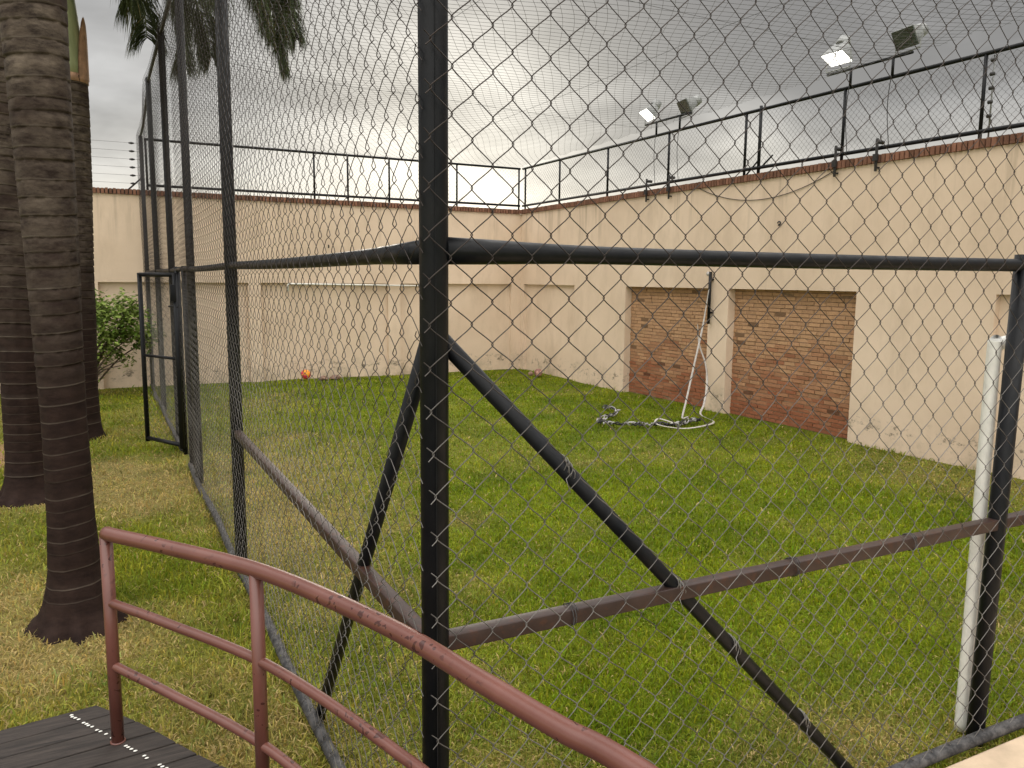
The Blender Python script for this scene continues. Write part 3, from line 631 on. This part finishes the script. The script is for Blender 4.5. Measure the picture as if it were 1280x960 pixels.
# ------------------------------------------------------------------ palms
def frond(P, t, seed, L=.5, mat=None):
    R = np.random.default_rng(seed); Q = spline(P, 60); T = np.gradient(Q, axis=0); seglen = np.linalg.norm(T, axis=1); T /= seglen[:, None]
    g = G(); g.tube(Q, np.linspace(.022, .004, 60), 6, np.array((.16, .19, .07))); Ltot = seglen.sum()
    n = int(Ltot*400); s = R.uniform(.12, 1, n); i = (s*59).astype(int).clip(0, 58)
    L = L*1.05; B0 = Q[i]+(Q[i+1]-Q[i])*R.random((n, 1)); Tt = T[i]
    side = np.cross(Tt, (0, 0, 1)); side /= np.linalg.norm(side, axis=1)[:, None]+1e-9; up = np.cross(side, Tt)
    sg = np.where(R.random(n) < .5, 1, -1)[:, None]; ang = R.uniform(-.5, .6, (n, 1))
    d0 = Tt*.65+side*sg*np.cos(ang)*1.0+up*np.sin(ang)*.6; d0 /= np.linalg.norm(d0, axis=1)[:, None]
    LL = (L*np.sin(np.clip(s*1.0, .05, 1)*PI*.86+.25)**.6*R.uniform(.7, 1.15, n)).clip(.12, 1)[:, None]
    pts = []; pos = B0; d = d0
    for q in range(5):
        pts.append(pos); pos = pos+d*LL/4; d = d+np.array((0, 0, -.5)); d = d/np.linalg.norm(d, axis=1)[:, None]
    pts = np.array(pts); ws = np.array((.5, 1, .9, .6, .05))*.0050
    sd = np.cross(d0, R.normal(0, .6, (n, 3))+(0, 0, .6)); sd /= np.linalg.norm(sd, axis=1)[:, None]
    V = np.stack([pts[q]+sgn*sd*ws[q] for q in range(5) for sgn in (-1, 1)], 1).reshape(-1, 3); b = np.arange(n)[:, None]*10
    F = np.concatenate([b+np.array((2*q, 2*q+1, 2*q+3, 2*q+2)) for q in range(4)])
    c = np.array((.06, .075, .033))*R.uniform(.55, 1.7, (n, 1)); c[R.random(n) < .04] = (.25, .19, .09)
    g.add(V, F, np.repeat(c, 10, 0)); g.make('frond', LEAF, t)
def palm(x, y, prof, zt, label, seed, pitch=.085, lean=(0, 0), shaft=None, roots=1.0, fr=None, nf_=11, up=1.25, reach=2.0, tipz=-.2):
    R = np.random.default_rng(seed); t = thing('palm_tree', label, 'palm tree', (x, y, 0), 'ringed palm trees on the left')
    rings = [0.1]
    while rings[-1] < zt: rings.append(rings[-1]+pitch*R.uniform(.7, 1.35))
    rings = np.array(rings); rows = [0.0, .02, .045, .07]
    for a, b in zip(rings[:-1], rings[1:]): rows += [a, a+.006, a+.012, a+(b-a)*.4, a+(b-a)*.8, b-.004]
    rows = np.array(sorted(rows)); rows = rows[rows < zt]; K = 56; th = np.arange(K)*2*PI/K
    zz = rows[:, None]+0*th[None]; thh = th[None]+0*rows[:, None]
    base = np.interp(rows, [q[0] for q in prof], [q[1] for q in prof])[:, None]
    k = np.searchsorted(rings, rows-.001)-1; k = k.clip(0, len(rings)-2); fr_ = ((rows-rings[k])/(rings[k+1]-rings[k])).clip(0, 1)[:, None]
    dk_ = np.exp(-((fr_-.97)/.05)**2)*.010*(zz > 1.5)*(vn(thh*2, zz*9, 2.5, seed+13) > .45)
    rad = base*(1+.012*(1-fr_))+(vn(thh*1.6, zz*1.0, 2.0, seed)-.5)*.014*base/.17
    rad = rad-dk_-.006*np.exp(-((fr_-.98)/.02)**2)
    lobes = (.5+.5*np.sin(thh*7+3*np.sin(thh*2+seed)))*.6*(.8+.2*np.sin(thh*19))+.4*vn(thh*3, thh*0, 1.3, seed+2)
    fl = np.exp(-zz/.05)*.15*roots*lobes+np.exp(-zz/.10)*.03*roots; rad = rad+fl
    wob = .012*np.sin(thh*1.0+R.uniform(0, 6))+.010*vn(thh, zz, 1.2, seed+7)
    X = x+lean[0]*zz+rad*np.cos(thh); Y = y+lean[1]*zz+rad*np.sin(thh); Z = zz+wob*np.clip(zz*3, 0, 1)-.02*(zz < .01)
    n = len(rows); i = np.arange(n-1)[:, None]*K; j = np.arange(K)[None]; j2 = (j+1) % K
    F = np.stack([i+j, i+j2, i+K+j2, i+K+j], -1).reshape(-1, 4)
    lw = np.exp(-((fr_-.03)/.045)**2)*(.45+.55*vn(thh*2, zz*6, 1.5, seed+3))*(zz > .12)
    arr('trunk', np.stack([X, Y, Z], -1).reshape(-1, 3), F, BARK, t, True, np.repeat(lw.reshape(-1, 1), 3, 1))
    tx, ty = x+lean[0]*zt, y+lean[1]*zt; rtop = prof[-1][1]
    g = G(); g.tube([(tx, ty, zt-.03), (tx, ty, zt+.12), (tx, ty, zt+.5), (tx, ty, zt+up)], [rtop*.96, rtop*.99, rtop*.8, rtop*.45], 28); g.make('crownshaft', SHAFT, t, True)
    g = G(); aa = np.linspace(-.5, .55, 7)+(-.45); hh = np.linspace(0, .72, 10); V = []
    for k2, h in enumerate(hh):
        wv = math.cos(k2/9*PI/2)**.6
        for a in aa: V.append((tx+(rtop*1.07-.0*h)*math.cos(-.45+(a+.45)*wv), ty+(rtop*1.07)*math.sin(-.45+(a+.45)*wv), zt-.04+h))
    V = np.array(V); V2 = V.copy(); V2[:, 0] -= (V[:, 0]-tx)*.05; V2[:, 1] -= (V[:, 1]-ty)*.05; F = []
    for a in range(9):
        for b in range(6): F.append((a*7+b, a*7+b+1, a*7+8+b, a*7+7+b)); F.append((70+a*7+b, 70+a*7+7+b, 70+a*7+8+b, 70+a*7+b+1))
    g.add(np.vstack([V, V2]), np.array(F)); g.tube([(tx, ty, zt-.07), (tx, ty, zt+.02)], [rtop*1.03, rtop*1.03], 24); g.make('dry_sheath', SHEATH, t, True)
    c0 = np.array((tx, ty, zt+up))
    k2 = 0
    for P in (fr or []): frond([tuple(c0-(0, 0, .15))]+P, t, seed*50+k2, .70); k2 += 1
    for q in range(nf_):
        a = q*2.4+seed; el = R.uniform(.6, 1.0)
        dx, dy = math.cos(a), math.sin(a)
        if fr and dx > .35: continue
        frond([tuple(c0-(0, 0, .15)), tuple(c0+(dx*.35, dy*.35, el*.8)), tuple(c0+(dx*reach*.6, dy*reach*.6, el)), tuple(c0+(dx*reach, dy*reach, el*.35+tipz))], t, seed*70+q, .45)
palm(-.20, 5.10, [(0, .17), (.15, .160), (.3, .138), (.6, .123), (1.2, .114), (2, .130), (3, .150), (3.6, .160), (5.9, .15)], 6.1,
     'nearest ringed palm trunk standing in front of the handrail post', 3, .088, lean=(-.008, 0), nf_=11, roots=1.15)
palm(-.655, 8.25, [(0, .2), (.15, .178), (.4, .158), (1.5, .152), (4, .15), (6, .14)], 6.5, 'ringed palm trunk at the left edge of the photo', 5, .095, roots=1.1)
palm(-.29, 11.1, [(0, .24), (.2, .225), (.6, .21), (2, .222), (3.8, .24), (4.3, .235)], 4.30, 'rear ringed palm with green crownshaft, beside the shrub', 8, .09, lean=(.018, 0), roots=.4,
     fr=[[(.4, 11.6, 6.5), (1.6, 12.0, 6.7), (2.45, 12.2, 6.1), (2.75, 12.3, 5.45)],
         [(.4, 11.0, 6.6), (1.3, 10.9, 6.7), (2.1, 10.8, 6.1), (2.35, 10.8, 5.5)],
         [(.5, 11.2, 6.5), (1.7, 11.35, 6.45), (2.25, 11.5, 5.6), (2.40, 11.5, 4.85)],
         [(.2, 10.9, 6.2), (.8, 10.8, 6.0), (1.02, 10.75, 5.2), (1.06, 10.75, 4.5)],
         [(.3, 11.5, 6.3), (1.0, 11.9, 6.2), (1.45, 12.1, 5.5), (1.55, 12.15, 5.0)],
         [(.1, 11.3, 6.1), (.45, 11.5, 6.1), (.68, 11.6, 5.4), (.72, 11.65, 5.0)],
         [(0, 10.8, 6.0), (.3, 10.7, 5.9), (.46, 10.6, 5.5), (.5, 10.6, 5.1)],
         [(.2, 10.4, 6.3), (.8, 10.0, 6.2), (1.2, 9.8, 5.5), (1.3, 9.75, 5.0)],
         [(.3, 11.1, 6.4), (1.2, 10.9, 6.5), (1.85, 10.8, 5.7), (2.05, 10.75, 5.1)]], nf_=10)
# ------------------------------------------------------------------ deck and handrail
cv = [(-.30, 3.36), (-.03, 2.93), (.135, 2.70), (.386, 2.32), (.59, 1.82), (.686, 1.46), (.744, 1.236), (.80, 1.05), (.89, .5), (.93, -.3), (.88, -1.4)]
curve = spline([(a, b, 0) for a, b in cv], 240)
i0 = int(np.argmin(np.hypot(curve[:, 0]+.02, curve[:, 1]-2.92)))
hr = thing('handrail', 'curved red brown metal handrail along the edge of the wooden deck', 'handrail', (0, 3, .4))
def rail(z, rad, name, drop=0):
    Q = curve[i0:].copy(); sq = np.concatenate([[0], np.cumsum(np.hypot(*np.diff(Q[:, :2], axis=0).T))]); Q[:, 2] = z-drop*np.minimum(sq/.69, 1.9)
    g = G(); g.tube(Q, rad, 18); g.make(name, RAIL, hr, True)
rail(1.145, .0235, 'top_rail'); rail(.905, .0155, 'middle_rail', .042); rail(.68, .0155, 'lower_rail', .085)
s = np.concatenate([[0], np.cumsum(np.hypot(*np.diff(curve[i0:, :2], axis=0).T))])
def post(q, top=1.14):
    x, y = curve[i0+q, :2]; g = G(); g.tube([(x, y, .40), (x, y, top)], .0205, 18); g.tube([(x, y, .40), (x, y, .404)], .025, 18); g.make('post', RAIL, hr, True)
qs = [0]+[int(np.argmin(np.abs(s-v))) for v in (.69, 2.62, 3.5, 4.3)]
for q in qs: post(q)
dk = thing('wooden_deck', 'dark weathered plank deck with a row of white studs at the lower left', 'deck', (-.4, 2, 0))
# boards follow the bend: edge runs parallel to the rail, boards run across
E = [(-.09, 3.22), (.06, 3.0), (.25, 2.66), (.49, 2.28), (.70, 1.83), (.81, 1.5), (.88, 1.0), (.96, .8), (1.02, .2), (1.04, -.5), (1.0, -1.4)]
Ed = spline([(a, b, 0) for a, b in E], 200); se = np.concatenate([[0], np.cumsum(np.hypot(*np.diff(Ed[:, :2], axis=0).T))])
In = lambda q: np.array((np.interp(q, se, Ed[:, 0]), np.interp(q, se, Ed[:, 1])))
g = G(); q = 0.0; slope0 = np.array((-1.0, -.13)); slope0 = slope0/np.linalg.norm(slope0)
while q < se[-1]-.15:
    w = .118*rng.uniform(.97, 1.03); a, b = In(q+.0045), In(q+w-.0045); f = q/se[-1]
    dirv = np.array((-1., -.13+.25*f)); dirv /= np.linalg.norm(dirv); L = 2.1
    c, d_ = a+dirv*L, b+dirv*L; zt = .4+rng.uniform(-.0015, .0015)
    V = [(*a, zt-.03), (*b, zt-.03), (*d_, zt-.03), (*c, zt-.03), (*a, zt), (*b, zt), (*d_, zt), (*c, zt)]
    g.add(V, np.array([(0, 3, 2, 1), (4, 5, 6, 7), (0, 1, 5, 4), (1, 2, 6, 5), (2, 3, 7, 6), (3, 0, 4, 7)])); q += w
bevel(g.make('boards', DECK, dk), .003)
g = G()
for zz2, off in ((.31, .03), (.31, 1.9)):
    P = [In(v)+np.array((-off, 0)) for v in np.linspace(.05, se[-1]-.2, 20)]
    g.tube([(p_[0]-.02, p_[1]-.03, zz2) for p_ in P], .045, 6)
for v in (.12, 1.3, 2.6, 3.8):
    for off in (.1, 1.9): x, y = In(v)+np.array((-off, -.02)); g.tube([(x, y, -.1), (x, y, .33)], .05, 8)
g.make('joists', DECK, dk)
g = G(); A = np.array((-.17, 3.17)); B = np.array((.10, 2.70)); B2 = A+(B-A)*1.9
for k_ in range(60):
    if k_ % 5 == 4 or rng.random() < .1: continue
    c = A+(B2-A)*(k_/59.)+rng.normal(0, .0015, 2); g.ball((c[0], c[1], .4045), .0058, 8, (1.25, .75, .35))
g.make('white_studs', WHITE, dk, True)
